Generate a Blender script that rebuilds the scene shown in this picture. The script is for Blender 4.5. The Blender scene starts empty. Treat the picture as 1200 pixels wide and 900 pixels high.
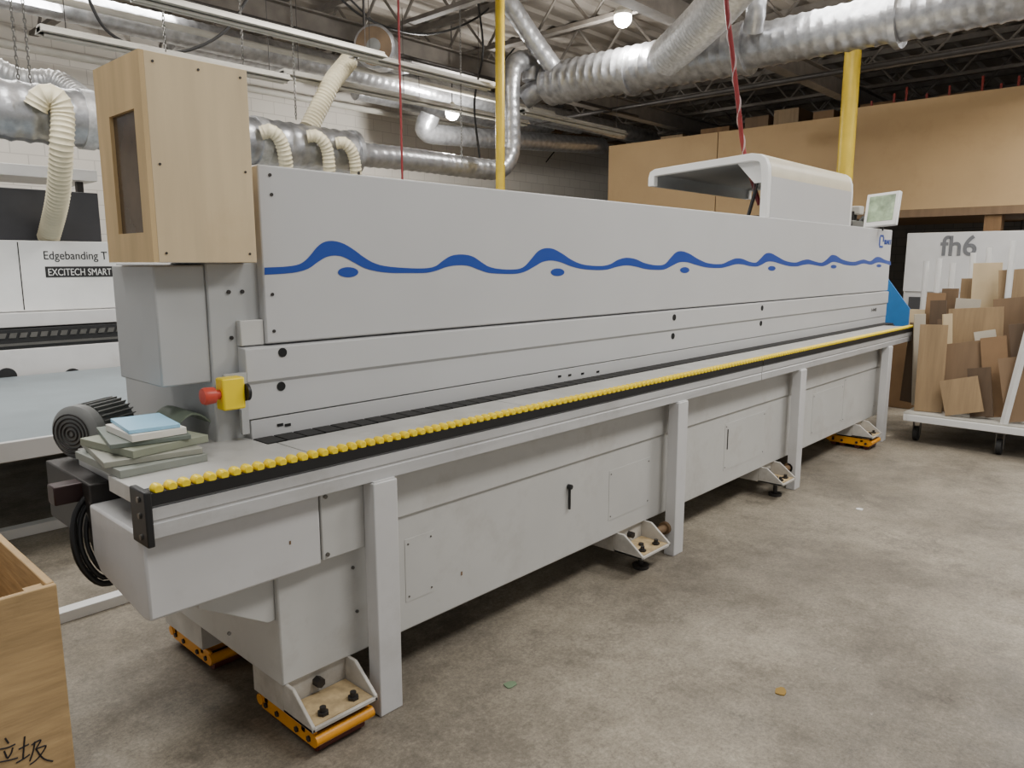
import bpy, bmesh, math, random
from mathutils import Vector, Matrix
random.seed(7)
C = bpy.context.scene.collection
# ---------------------------------------------------------------- camera model
F_PX = 870.0; TH = math.radians(9.27); CT, ST = math.cos(TH), math.sin(TH)
HD = math.radians(42.75); HC, HS = math.sin(HD), math.cos(HD)      # .6788 / .7343
CAM = Vector((0, 0, 1.6))
def ray(px, py):
    u = (px-600)/F_PX; v = (450-py)/F_PX
    F = CT + v*ST
    return Vector((HC*u+HS*F, -HS*u+HC*F, v*CT-ST))
def PX(px, py, X): d = ray(px, py); return CAM + d*(X/d.x)
def PY(px, py, Y): d = ray(px, py); return CAM + d*(Y/d.y)
def PZ(px, py, Z): d = ray(px, py); return CAM + d*((Z-1.6)/d.z)
# ---------------------------------------------------------------- materials
def lin(c):
    return tuple(((x/255)/12.92 if x/255 <= .04045 else ((x/255+.055)/1.055)**2.4) for x in c)
MATS = {}
def M(name, col, rough=.5, metal=0.0, var=.10, scale=6.0, bump=0.0, stretch=(1,1,1), emit=0.0, dirt=0.0, dirtcol=(90,75,55), trans=0):
    if name in MATS: return MATS[name]
    m = bpy.data.materials.new(name); m.use_nodes = True
    nt = m.node_tree; b = nt.nodes['Principled BSDF']
    c = lin(col)
    tc = nt.nodes.new('ShaderNodeTexCoord'); mp = nt.nodes.new('ShaderNodeMapping')
    mp.inputs['Scale'].default_value = stretch
    nt.links.new(tc.outputs['Object'], mp.inputs[0])
    n = nt.nodes.new('ShaderNodeTexNoise'); n.inputs['Scale'].default_value = scale; n.inputs['Detail'].default_value = 6
    nt.links.new(mp.outputs[0], n.inputs[0])
    r = nt.nodes.new('ShaderNodeValToRGB')
    r.color_ramp.elements[0].position = .3; r.color_ramp.elements[1].position = .7
    r.color_ramp.elements[0].color = (*[x*(1-var) for x in c], 1)
    r.color_ramp.elements[1].color = (*[min(1, x*(1+var)) for x in c], 1)
    nt.links.new(n.outputs[0], r.inputs[0])
    out = r.outputs[0]
    if dirt > 0:
        n2 = nt.nodes.new('ShaderNodeTexNoise'); n2.inputs['Scale'].default_value = 3.1; n2.inputs['Detail'].default_value = 10; n2.inputs['Roughness'].default_value = .7
        nt.links.new(tc.outputs['Object'], n2.inputs[0])
        r2 = nt.nodes.new('ShaderNodeValToRGB'); r2.color_ramp.elements[0].position = .52; r2.color_ramp.elements[1].position = .75
        r2.color_ramp.elements[1].color = (dirt, dirt, dirt, 1)
        nt.links.new(n2.outputs[0], r2.inputs[0])
        mx = nt.nodes.new('ShaderNodeMix'); mx.data_type = 'RGBA'
        nt.links.new(r2.outputs[0], mx.inputs[0]); nt.links.new(out, mx.inputs[6]); mx.inputs[7].default_value = (*lin(dirtcol), 1)
        out = mx.outputs[2]
    nt.links.new(out, b.inputs['Base Color'])
    b.inputs['Roughness'].default_value = rough; b.inputs['Metallic'].default_value = metal
    if emit:
        b.inputs['Emission Color'].default_value = (*c, 1); b.inputs['Emission Strength'].default_value = emit
    if trans: b.inputs['Transmission Weight'].default_value = trans
    if bump:
        bp = nt.nodes.new('ShaderNodeBump'); bp.inputs['Strength'].default_value = bump; bp.inputs['Distance'].default_value = .01
        nt.links.new(n.outputs[0], bp.inputs['Height']); nt.links.new(bp.outputs[0], b.inputs['Normal'])
    MATS[name] = m
    return m
def concrete():
    m = bpy.data.materials.new('concrete_floor'); m.use_nodes = True; nt = m.node_tree; b = nt.nodes['Principled BSDF']
    tc = nt.nodes.new('ShaderNodeTexCoord')
    def noise(s, d=8, rg=.6, dist=0):
        n = nt.nodes.new('ShaderNodeTexNoise'); n.inputs['Scale'].default_value = s; n.inputs['Detail'].default_value = d; n.inputs['Roughness'].default_value = rg; n.inputs['Distortion'].default_value = dist
        nt.links.new(tc.outputs['Object'], n.inputs[0]); return n.outputs[0]
    def ramp(src, p0, c0, p1, c1):
        r = nt.nodes.new('ShaderNodeValToRGB'); e = r.color_ramp.elements
        e[0].position = p0; e[1].position = p1; e[0].color = (*c0, 1); e[1].color = (*c1, 1)
        nt.links.new(src, r.inputs[0]); return r.outputs[0]
    def mix(fac, a, bb, mode='MIX'):
        x = nt.nodes.new('ShaderNodeMix'); x.data_type = 'RGBA'; x.blend_type = mode
        if isinstance(fac, float): x.inputs[0].default_value = fac
        else: nt.links.new(fac, x.inputs[0])
        nt.links.new(a, x.inputs[6])
        if isinstance(bb, tuple): x.inputs[7].default_value = (*bb, 1)
        else: nt.links.new(bb, x.inputs[7])
        return x.outputs[2]
    g = lambda v: (v, v, v)
    base = ramp(noise(.6, 8, .6), .38, lin((114, 107, 96)), .62, lin((160, 152, 138)))
    fine = ramp(noise(60, 6, .9), .35, (.50, .49, .47), .65, (1.28, 1.27, 1.24))
    mid = ramp(noise(7, 12, .85), .38, (.70, .69, .67), .62, (1.16, 1.15, 1.13))
    col = mix(.9, base, fine, 'MULTIPLY')
    col = mix(.9, col, mid, 'MULTIPLY')
    col = mix(ramp(noise(1.5, 16, .9), .50, g(0), .59, g(.5)), col, lin((84, 77, 68)))
    col = mix(ramp(noise(5.0, 14, .88), .56, g(0), .62, g(.65)), col, lin((64, 58, 51)))
    col = mix(ramp(noise(16, 12, .85), .60, g(0), .66, g(.5)), col, lin((60, 55, 49)))
    col = mix(ramp(noise(10, 12, .85), .60, g(0), .66, g(.6)), col, lin((188, 180, 166)))
    nt.links.new(col, b.inputs['Base Color'])
    rr = ramp(noise(3, 6), .3, g(.42), .7, g(.75)); nt.links.new(rr, b.inputs['Roughness'])
    bp = nt.nodes.new('ShaderNodeBump'); bp.inputs['Strength'].default_value = .25; bp.inputs['Distance'].default_value = .004
    nt.links.new(noise(40, 4), bp.inputs['Height']); nt.links.new(bp.outputs[0], b.inputs['Normal'])
    return m
def blockwall(name, c1, c2, cm):
    m = bpy.data.materials.new(name); m.use_nodes = True; nt = m.node_tree; b = nt.nodes['Principled BSDF']
    tc = nt.nodes.new('ShaderNodeTexCoord'); s = nt.nodes.new('ShaderNodeSeparateXYZ'); cb = nt.nodes.new('ShaderNodeCombineXYZ')
    ad = nt.nodes.new('ShaderNodeMath'); ad.operation = 'ADD'
    nt.links.new(tc.outputs['Object'], s.inputs[0]); nt.links.new(s.outputs[0], ad.inputs[0]); nt.links.new(s.outputs[1], ad.inputs[1])
    nt.links.new(ad.outputs[0], cb.inputs[0]); nt.links.new(s.outputs[2], cb.inputs[1])
    br = nt.nodes.new('ShaderNodeTexBrick'); nt.links.new(cb.outputs[0], br.inputs[0])
    br.inputs['Color1'].default_value = (*lin(c1), 1); br.inputs['Color2'].default_value = (*lin(c2), 1); br.inputs['Mortar'].default_value = (*lin(cm), 1)
    br.inputs['Scale'].default_value = 1; br.inputs['Brick Width'].default_value = .4; br.inputs['Row Height'].default_value = .2; br.inputs['Mortar Size'].default_value = .006
    nt.links.new(br.outputs[0], b.inputs['Base Color']); b.inputs['Roughness'].default_value = .8
    return m
PANEL = M('light_grey_powder_coat', (190, 190, 190), .42, var=.025, scale=2)
BASEG = M('grey_painted_steel', (192, 191, 187), .45, var=.05, scale=3, dirt=.5, dirtcol=(156, 150, 140))
COLG = M('column_grey_steel', (174, 175, 174), .45, var=.04, scale=3)
POSTG = M('pale_grey_painted_steel', (200, 199, 198), .42, var=.04, scale=4, dirt=.3, dirtcol=(154, 148, 138))
FOOTG = M('dirty_white_steel', (186, 182, 174), .55, var=.15, scale=9, dirt=.6, dirtcol=(120, 104, 82))
ALU = M('aluminium_extrusion', (194, 194, 194), .38, .25, var=.09, scale=9, stretch=(.3, 3, 3), dirt=.4, dirtcol=(140, 136, 128))
TABLE = M('steel_table', (186, 185, 181), .4, .2, var=.12, scale=6, dirt=.35)
BLACK = M('black_plastic', (24, 24, 25), .5, var=.2)
RUBBER = M('black_rubber', (30, 29, 28), .7, var=.2)
DARK = M('dark_steel', (58, 55, 53), .5, .5, var=.2)
MOTOR = M('motor_grey', (122, 123, 121), .5, .1, var=.12)
YEL = M('yellow_roller_plastic', (244, 214, 20), .35, var=.05)
YPAINT = M('yellow_column_paint', (206, 176, 44), .45, var=.08, dirt=.25)
ORANGE = M('orange_yellow_enamel', (222, 150, 26), .4, var=.1, dirt=.4, dirtcol=(90, 60, 25))
BLUE = M('blue_graphic', (26, 64, 150), .4, var=.03)
RED = M('red_plastic', (196, 70, 52), .4, var=.06)
REDC = M('dull_red_clamp', (150, 52, 44), .5, var=.1)
PLY = M('birch_plywood', (204, 184, 148), .6, var=.10, scale=7, stretch=(2, 1, .2), bump=.05, dirt=.25, dirtcol=(176, 148, 104))
PLYS = M('golden_plywood', (196, 168, 122), .6, var=.14, scale=8, stretch=(1, 2, .2), bump=.05)
CRATE = M('crate_plywood', (180, 150, 106), .7, var=.16, scale=18, stretch=(.4, .4, 3), bump=.2, dirt=.55, dirtcol=(122, 94, 62))
MDF = M('tan_mdf', (188, 158, 116), .75, var=.06, scale=1.2, dirt=.25, dirtcol=(158, 128, 88))
MDFD = M('brown_board', (120, 97, 72), .7, var=.14, scale=3, stretch=(1, 4, .5))
OAKB = M('oak_veneer_board', (146, 122, 90), .6, var=.16, scale=4, stretch=(3, 6, .5))
PALEB = M('pale_melamine_board', (180, 172, 156), .5, var=.05)
GALV = M('galvanised_duct', (170, 171, 174), .33, .76, var=.28, scale=11, bump=.7)
FLEX = M('aluminium_flex', (190, 190, 190), .42, .6, var=.2, scale=22, bump=.6)
CREAM = M('cream_flex_hose', (208, 198, 168), .5, var=.08, scale=8)
WHITE = M('white_paint', (222, 222, 220), .45, var=.04)
GWHITE = M('greyed_white_paint', (200, 200, 200), .5, var=.04)
FIXW = M('dusty_fixture_white', (182, 179, 170), .6, var=.08)
TEAL = M('grey_green_laminate', (132, 136, 128), .5, var=.05)
LBLUE = M('light_blue_laminate', (150, 198, 226), .4, var=.04)
CEIL = M('dark_ceiling', (146, 139, 130), .9, var=.25, scale=1)
JOIST = M('joist_steel', (112, 106, 99), .7, .1, var=.2)
GLASSD = M('dark_window', (88, 74, 60), .15, var=.3)
GREYT = M('blue_grey_table', (132, 142, 147), .4, .1, var=.08, scale=3)
SAND = M('sawdust', (176, 154, 116), .9, var=.25, scale=30)
DKRED = M('dark_red_hose', (120, 30, 34), .5, var=.1)
TXTG = M('grey_lettering', (104, 106, 110), .5, var=.02)
MARK = M('black_marker', (22, 22, 30), .6, var=.1)
BULB = M('bulb_glow', (255, 248, 235), .5, emit=25, var=0)
CREAMC = M('cream_hood_plastic', (206, 198, 176), .4, var=.05)
LINER = M('grey_hood_liner', (150, 152, 152), .5, var=.05)
HOLE = M('hole_black', (12, 12, 12), .8, var=0)
SCREW = M('screw_steel', (110, 108, 104), .35, .7, var=.1)
BLUEB = M('blue_sheet', (40, 116, 184), .5, var=.08)
CARD = M('cardboard', (136, 108, 78), .8, var=.08)
TIMBER = M('timber_post', (120, 92, 62), .8, var=.2, scale=4, stretch=(4, 4, .5))
# ---------------------------------------------------------------- mesh builder
WL = {}
class MB:
    def __init__(s): s.bm = bmesh.new()
    def _add(s, vs, fs):
        v = [s.bm.verts.new(p) for p in vs]
        for f in fs:
            try: s.bm.faces.new([v[i] for i in f])
            except ValueError: pass
        return s
    def box(s, x0, x1, y0, y1, z0, z1):
        return s._add([(x, y, z) for x in (x0, x1) for y in (y0, y1) for z in (z0, z1)],
                      [(0,1,3,2), (4,6,7,5), (0,4,5,1), (2,3,7,6), (0,2,6,4), (1,5,7,3)])
    def obox(s, c, size, rot=None):
        R = rot or Matrix.Identity(3); c = Vector(c); h = [q/2 for q in size]
        return s._add([c + R @ Vector((x*h[0], y*h[1], z*h[2])) for x in (-1, 1) for y in (-1, 1) for z in (-1, 1)],
                      [(0,1,3,2), (4,6,7,5), (0,4,5,1), (2,3,7,6), (0,2,6,4), (1,5,7,3)])
    def prism(s, poly, axis, a0, a1):
        def mk(p, a): return {'x': (a, p[0], p[1]), 'y': (p[0], a, p[1]), 'z': (p[0], p[1], a)}[axis]
        n = len(poly)
        return s._add([mk(p, a0) for p in poly]+[mk(p, a1) for p in poly],
                      [tuple(range(n)), tuple(range(n, 2*n))]+[(i, (i+1) % n, n+(i+1) % n, n+i) for i in range(n)])
    def tube(s, pts, r, seg=10, cap=True, closed=False):
        pts = [Vector(p) for p in pts]; n = len(pts)
        if callable(r): rf = r
        elif isinstance(r, (list, tuple)): rf = lambda i, k: r[i]
        else: rf = lambda i, k: r
        tang = []
        for i in range(n):
            if closed: t = pts[(i+1) % n]-pts[i-1]
            else: t = pts[min(i+1, n-1)]-pts[max(i-1, 0)]
            tang.append(t.normalized())
        up = Vector((0, 0, 1)) if abs(tang[0].z) < .9 else Vector((1, 0, 0))
        nrm = (up - tang[0]*up.dot(tang[0])).normalized()
        rings = []
        for i in range(n):
            nrm = (nrm - tang[i]*nrm.dot(tang[i])).normalized(); bn = tang[i].cross(nrm)
            rings.append([s.bm.verts.new(pts[i]+(nrm*math.cos(2*math.pi*k/seg)+bn*math.sin(2*math.pi*k/seg))*rf(i, k)) for k in range(seg)])
        for i in range(n if closed else n-1):
            A, B = rings[i], rings[(i+1) % n]
            for k in range(seg): s.bm.faces.new((A[k], A[(k+1) % seg], B[(k+1) % seg], B[k]))
        if cap and not closed:
            s.bm.faces.new(rings[0]); s.bm.faces.new(rings[-1])
        return s
    def cyl(s, p0, p1, r, seg=16, r1=None): return s.tube([p0, p1], [r, r if r1 is None else r1], seg)
    def lathe(s, c, axis, prof, seg=20):
        a = Vector(axis).normalized(); c = Vector(c)
        return s.tube([c+a*(d+1e-5*i) for i, (d, _) in enumerate(prof)], [q for _, q in prof], seg)
    def duct(s, ctrl, r, pitch=.12, amp=.035, seg=20):        # spiral ridge
        pts = resample(ctrl, pitch/4)
        def rf(i, k):
            ph = (i - 4*k/seg) % 4
            return r*(1+amp*max(0, 1-abs(ph-2)))
        return s.tube(pts, rf, seg)
    def hose(s, ctrl, r, pitch, amp, seg=14):
        pts = resample(ctrl, pitch/3)
        return s.tube(pts, [r*(1+amp) if i % 3 == 0 else r for i in range(len(pts))], seg)
    def build(s, name, mat, parent=None, label=None, bevel=0, smooth=True, kind=None):
        bmesh.ops.recalc_face_normals(s.bm, faces=s.bm.faces)
        me = bpy.data.meshes.new(name)
        if parent is not None: off = WL[parent.name]
        else:
            xs = [v.co for v in s.bm.verts]
            mn = Vector([min(c[i] for c in xs) for i in range(3)]); mx = Vector([max(c[i] for c in xs) for i in range(3)])
            off = Vector(((mn.x+mx.x)/2, (mn.y+mx.y)/2, mn.z))
        for v in s.bm.verts: v.co -= off
        s.bm.to_mesh(me); s.bm.free()
        if smooth:
            for p in me.polygons: p.use_smooth = True
            me.set_sharp_from_angle(angle=.62)
        me.materials.append(mat)
        o = bpy.data.objects.new(name, me); C.objects.link(o)
        if parent is not None: o.parent = parent
        else: o.location = off
        WL[o.name] = off.copy()
        if bevel:
            bv = o.modifiers.new('bevel', 'BEVEL'); bv.width = bevel; bv.segments = 2; bv.limit_method = 'ANGLE'; bv.angle_limit = .7
        if label: o['label'] = label
        if kind: o['kind'] = kind
        return o
def resample(ctrl, step):
    P = [Vector(p) for p in ctrl]
    if len(P) > 2:
        dense = []
        for i in range(len(P)-1):
            p0 = P[i-1] if i > 0 else P[i]*2-P[i+1]; p3 = P[i+2] if i+2 < len(P) else P[i+1]*2-P[i]
            p1, p2 = P[i], P[i+1]
            for k in range(24):
                t = k/24
                dense.append(.5*((2*p1)+(p2-p0)*t+(2*p0-5*p1+4*p2-p3)*t*t+(3*p1-p0-3*p2+p3)*t**3))
        dense.append(P[-1]); P = dense
    L = [0]
    for i in range(1, len(P)): L.append(L[-1]+(P[i]-P[i-1]).length)
    n = max(2, int(round(L[-1]/step))); out = []; j = 0
    for k in range(n+1):
        d = L[-1]*k/n
        while j < len(P)-2 and L[j+1] < d: j += 1
        seg = L[j+1]-L[j] or 1
        out.append(P[j].lerp(P[j+1], min(1, (d-L[j])/seg)))
    return out
def tag(o, label, cat, group=None, kind=None):
    o['label'] = label; o['category'] = cat
    if group: o['group'] = group
    if kind: o['kind'] = kind
    return o
def thing(name, label, cat, loc, group=None):
    o = bpy.data.objects.new(name, None); C.objects.link(o); o.location = loc; o.empty_display_size = .1
    WL[o.name] = Vector(loc); return tag(o, label, cat, group)
def struct(mb, name, mat):
    o = mb.build(name, mat); o['kind'] = 'structure'; return o
def copy_tree(o, parent=None):
    c = o.copy(); C.objects.link(c)
    if parent is not None: c.parent = parent
    for ch in list(o.children): copy_tree(ch, c)
    return c
def instance(o, parent, world):
    c = o.copy(); C.objects.link(c); c.parent = parent; c.location = Vector(world)-WL[parent.name]; return c
def text_fit(s, name, mat, parent, p, width, height, facing='-Y', depth=.002, bold=0.0):
    cu = bpy.data.curves.new(name, 'FONT'); cu.body = s; cu.extrude = .01; cu.offset = bold
    t = bpy.data.objects.new('tmp', cu); C.objects.link(t); bpy.context.view_layer.update()
    me = bpy.data.meshes.new_from_object(t.evaluated_get(bpy.context.evaluated_depsgraph_get()))
    bpy.data.objects.remove(t); me.name = name; me.materials.clear(); me.materials.append(mat)
    xs = [v.co.x for v in me.vertices]; ys = [v.co.y for v in me.vertices]
    x0, x1, y0, y1 = min(xs), max(xs), min(ys), max(ys)
    off = WL[parent.name]
    for v in me.vertices:
        a = (v.co.x-x0)/(x1-x0)*width; b = (v.co.y-y0)/(y1-y0)*height; d = v.co.z/.01*depth
        w = Vector((p.x+a, p.y-d, p.z+b)) if facing == '-Y' else Vector((p.x-d, p.y-a, p.z+b))
        v.co = w-off
    o = bpy.data.objects.new(name, me); C.objects.link(o); o.parent = parent; WL[o.name] = off.copy(); return o
def offset2d(pts, t):
    out = []
    for i in range(len(pts)):
        a = Vector(pts[max(i-1, 0)]); b = Vector(pts[min(i+1, len(pts)-1)]); d = (b-a).normalized()
        out.append((pts[i][0]+d.y*t, pts[i][1]-d.x*t))
    return out
# ================================================================ SETTING
struct(MB().box(-4, 20, -5, 11.5, -.1, 0), 'floor', concrete())
struct(MB().box(-4, 20, 11.5, 11.7, 0, 5.1), 'wall_back', blockwall('painted_block', (218, 213, 204), (212, 207, 198), (190, 184, 176)))
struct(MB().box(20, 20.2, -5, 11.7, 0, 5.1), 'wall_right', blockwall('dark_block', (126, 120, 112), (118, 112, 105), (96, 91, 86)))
prof = []; y = -5.0; k = 0                                           # corrugated roof deck, ribs along X
while y < 11.7:
    prof += [(y, 5.1 if k % 2 == 0 else 5.15), (min(y+.17, 11.7), 5.1 if k % 2 == 0 else 5.15)]; y += .2; k += 1
struct(MB().prism(prof+[(11.7, 5.3), (-5, 5.3)], 'x', -4, 20.2), 'ceiling', CEIL)
for i in range(12):
    x = 1.8+i*1.5; mb = MB()
    mb.box(x-.05, x+.05, -5, 11.5, 5.02, 5.1); mb.box(x-.05, x+.05, -5, 11.5, 4.50, 4.55)
    y = -4.0; k = 0
    while y < 11.2:
        mb.cyl((x, y, 4.52 if k % 2 == 0 else 5.03), (x, y+.45, 5.03 if k % 2 == 0 else 4.52), .02, 6); y += .45; k += 1
    struct(mb, 'trim_%d' % (i+1), JOIST)
for i, y in enumerate((1.2, 4.6, 8.0)):
    mb = MB(); mb.box(-4, 20, y-.09, y+.09, 4.47, 4.49); mb.box(-4, 20, y-.09, y+.09, 4.2, 4.22); mb.box(-4, 20, y-.01, y+.01, 4.22, 4.47)
    struct(mb, 'trim_%d' % (i+20), JOIST)
pd = PY(608, 210, 11.46)
struct(MB().box(pd.x-.45, pd.x+.45, 11.44, 11.5, 0, 2.9), 'door_1', M('dark_door', (84, 80, 78), .6))
# ================================================================ MAIN MACHINE
em = thing('edgebanding_machine', 'long light grey edgebanding machine with blue wave graphic and yellow roller rail', 'machine', (4.3, 2.6, 0))
base = MB().box(1.15, 7.4, 2.1, 3.15, .21, .68).build('base', BASEG, em, bevel=.006)
mb = MB(); mb.box(1.5, 7.4, 2.09, 2.1, .67, .86); mb.box(1.15, 7.4, 2.1, 3.1, .68, .92); mb.build('upper_beam', BASEG, em, bevel=.003)
mb = MB(); mb.prism([(2.05, .86), (2.05, .612), (2.10, .605), (2.42, .65), (2.47, .69), (2.47, .86)], 'x', .735, 1.288)
mb.build('end_fascia', POSTG, em, bevel=.008)
mb = MB().box(1.293, 1.5, 2.05, 2.1, .622, .86); cv = mb.build('cover_plate', BASEG, em, bevel=.003)
for (a, b) in ((1.31, .84), (1.31, .64), (1.48, .64)):
    MB().cyl((a, 2.051, b), (a, 2.044, b), .007, 10).build('screw', SCREW, cv)
mb = MB(); mb.prism([(.9, .63), (1.15, .63), (1.15, .44), (1.12, .44), (.9, .57)], 'y', 2.12, 2.8); mb.build('end_bracket', BASEG, em, bevel=.004)
mb = MB().box(.74, 1.2, 2.47, 2.9, .72, .92); mb.build('rear_end_housing', DARK, em, bevel=.005)
def cover(px0, py0, px1, py1, Y=2.1):
    a = PY(px0, py0, Y); b = PY(px1, py1, Y)
    o = MB().box(a.x, b.x, Y-.0018, Y, b.z, a.z).build('access_cover', BASEG, em)
    for x in (a.x+.015, b.x-.015):
        for z in (a.z-.02, b.z+.02): MB().cyl((x, Y-.001, z), (x, Y-.004, z), .004, 8).build('screw', SCREW, o)
cover(474, 633, 509, 692); cover(714, 552, 760, 590); cover(850, 497, 894, 532); cover(953, 462, 985, 495); cover(990, 443, 1024, 478)
for (x, y, Y) in ((413, 665, 2.1), (418, 716, 2.1), (268, 742, 2.1)):
    p = PY(x, y, Y); MB().cyl(p, p+Vector((0, -.006, 0)), .006, 10).build('bolt', SCREW, em)
p = PY(666, 570, 2.098); k = MB(); k.cyl(p, p+Vector((0, -.02, 0)), .012, 12); k.box(p.x-.004, p.x+.004, 2.085, 2.095, p.z-.11, p.z); k.build('catch', BLACK, em)
p = PY(853, 503, 2.098); k = MB(); k.box(p.x-.003, p.x+.003, 2.094, 2.1, p.z-.13, p.z); k.build('seam_slot', DARK, em)
for x in (1.51, 3.51, 5.16, 7.13):
    o = MB().box(x-.05, x+.05, 1.985, 2.048, 0.0, .862).build('post', POSTG, em, bevel=.004)
    MB().box(x-.045, x+.045, 1.99, 2.044, .858, .866).build('mounting_plate', POSTG, o)
def rail(x0, x1):
    prof = [(2.0, .866), (2.0, .905), (2.004, .908), (2.004, .914), (2.0, .917), (2.0, .950), (2.006, .954), (2.006, .962), (2.09, .962), (2.09, .866)]
    o = MB().prism(prof, 'x', x0, x1).build('roller_rail', ALU, em)
    MB().box(x0, x1, 1.996, 2.058, .958, .993).build('black_carrier', BLACK, o)
rail(.745, 4.497); rail(4.505, 8.03)
mb = MB().box(.725, .745, 1.992, 2.095, .845, 1.0); o = mb.build('end_cap', BLACK, em, bevel=.004)
for z in (.87, .93, .975): MB().cyl((.726, 2.03, z), (.720, 2.03, z), .008, 10).build('screw', SCREW, o)
pitch = .037; n = int((8.02-.77)/pitch)
def roller(mb, c):
    prof = [(-.017, .005), (-.0168, .011), (-.013, .0144), (-.006, .0152), (.006, .0152), (.013, .0144), (.0168, .011), (.017, .005)]
    return mb.lathe(c, (0, 1, 0), prof, 14)
c0 = Vector((.766, 2.013, 1.0))
r0 = roller(MB(), c0).build('roller', YEL, em)
for v in r0.data.vertices: v.co -= (c0-WL[em.name])
r0.location = c0-WL[em.name]
for i in range(1, 100): instance(r0, em, c0+Vector((i*pitch, 0, 0)))
mb = MB()
for i in range(100, n): roller(mb, c0+Vector((i*pitch, 0, 0)))
mb.build('far_rollers', YEL, em, kind='stuff')
mb = MB()
for x0, x1 in ((.75, 1.3), (1.304, 2.4), (2.404, 3.9), (3.904, 5.4), (5.404, 6.9), (6.904, 8.03)):
    mb.box(x0, x1, 2.062, 2.325, .93, .978)
mb.build('table_plate', TABLE, em, bevel=.002)
mb = MB().box(.80, 1.27, 2.325, 2.75, .92, .977); mb.build('infeed_table', TABLE, em, bevel=.002)
mb = MB(); x = 1.27
mb.box(1.27, 8.4, 2.325, 2.45, .91, .962)
while x < 8.35: mb.box(x, x+.072, 2.335, 2.43, .962, .980); x += .08
mb.build('feed_chain', RUBBER, em)
lp = MB().prism([(2.47, 1.306), (2.437, 1.30), (2.437, 1.185), (2.447, 1.172), (2.447, 1.046), (2.5, 1.046), (2.5, 1.306)], 'x', 1.262, 8.5).build('lower_panel', PANEL, em, bevel=.003)
def plug(x, z, r=.014, y=2.4375): MB().cyl((x, y+.002, z), (x, y-.003, z), r, 16).build('hole_plug', HOLE, lp)
for (x, y) in ((331, 413), (331, 453), (790, 372), (790, 394), (893, 361), (893, 379)):
    p = PY(x, y, 2.437); plug(p.x, p.z, .017 if y > 400 else .02, 2.437 if p.z > 1.18 else 2.447)
kp = MB().box(1.275, 8.5, 2.45, 2.5, .965, 1.042).build('kick_strip', PANEL, em, bevel=.002)
for px in (327, 336, 655, 667, 682, 700):
    p = PY(px, 498 if px < 400 else 441-(px-655)*.12, 2.45); MB().box(p.x-.008, p.x+.016, 2.447, 2.452, p.z-.005, p.z+.005).build('slot', HOLE, kp)
MB().box(1.37, 8.47, 2.5, 3.4, .93, 1.92).build('body', PANEL, em, bevel=.01)
fp = MB().box(1.352, 8.5, 2.45, 2.5, 1.312, 1.937).build('front_panel', PANEL, em, bevel=.006)
up = [(310,313.5),(335,312.3),(350,309.8),(358,305),(365,297.5),(371,290),(378,284.5),(386,282.3),(395,283),(405,286.6),(416,293.5),(426,301),(437,307.5),(450,311.5),(476,314),(500,314.2),(511,311.5),(519,305.5),(527,300.5),(535,298.4),(546,298.5),(555,301),(564,307),(572,312),(584,315),(604,315.6),(614,312.5),(623,303),(630,294.8),(638,291),(648,291.5),(659,297.2),(670,304.5),(683,309.8),(704,311.6),(715,309.6),(724,304.5),(734,302),(745,303.6),(755,308),(769,310.8),(779,309.4),(786,302),(792,295.8),(799,294.3),(808,297.3),(818,303.4),(830,308.4),(846,309.2),(854,305.8),(862,302.8),(870,303.3),(878,306.5),(886,307.6),(891,303.2),(897,297.3),(903,296.5),(911,300.5),(920,305.4),(932,307.6),(940,305.1),(947,304),(955,306.3),(963,307.7),(969,303.8),(974,299),(980,299.5),(987,304),(1000,306.8),(1012,304),(1020,306),(1026,301.5),(1031,301.2),(1037,304.3),(1044,306.5)]
lo = [(310,322),(335,320.5),(350,318.5),(362,314.5),(372,307.5),(382,301.5),(392,299.5),(402,301),(413,306.5),(427,314),(442,318),(458,319.8),(476,320),(500,319.6),(512,317),(523,313),(535,311),(549,311.6),(561,316),(572,319.6),(586,320.8),(605,320.8),(616,318),(627,312),(636,307),(646,305.3),(657,307.3),(668,311.6),(681,315),(699,316.5),(712,315.8),(723,312.7),(734,311),(745,312.4),(756,315.2),(769,316.3),(779,315.6),(788,311.3),(796,307.5),(805,307.3),(815,310.2),(828,313.4),(845,314),(854,312),(862,309.7),(870,309.8),(878,311.7),(887,312.3),(893,310),(899,306.8),(906,306.7),(914,309),(924,311.7),(934,312.2),(941,310.5),(948,309.6),(956,311),(964,312),(970,310),(976,307),(983,308),(990,310.3),(1002,311.3),(1012,308.8),(1021,310.2),(1028,307.7),(1033,307.8),(1039,309.3),(1044,311)]
def interp(L, x):
    for i in range(len(L)-1):
        if L[i][0] <= x <= L[i+1][0]:
            def sl(j):
                j0, j1 = max(j-1, 0), min(j+1, len(L)-1); return (L[j1][1]-L[j0][1])/(L[j1][0]-L[j0][0])
            h = L[i+1][0]-L[i][0]; t = (x-L[i][0])/h
            return (2*t**3-3*t*t+1)*L[i][1]+(t**3-2*t*t+t)*h*sl(i)+(-2*t**3+3*t*t)*L[i+1][1]+(t**3-t*t)*h*sl(i+1)
    return L[-1][1]
mb = MB(); prev = None; N = 367
for i in range(N+1):
    x = 310+(1044-310)*i/N
    a = mb.bm.verts.new(PY(x, interp(up, x), 2.4485)); b = mb.bm.verts.new(PY(x, interp(lo, x), 2.4485))
    if prev: mb.bm.faces.new((prev[0], a, b, prev[1]))
    prev = (a, b)
mb.build('wave_stripe', BLUE, fp, smooth=False)
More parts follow.
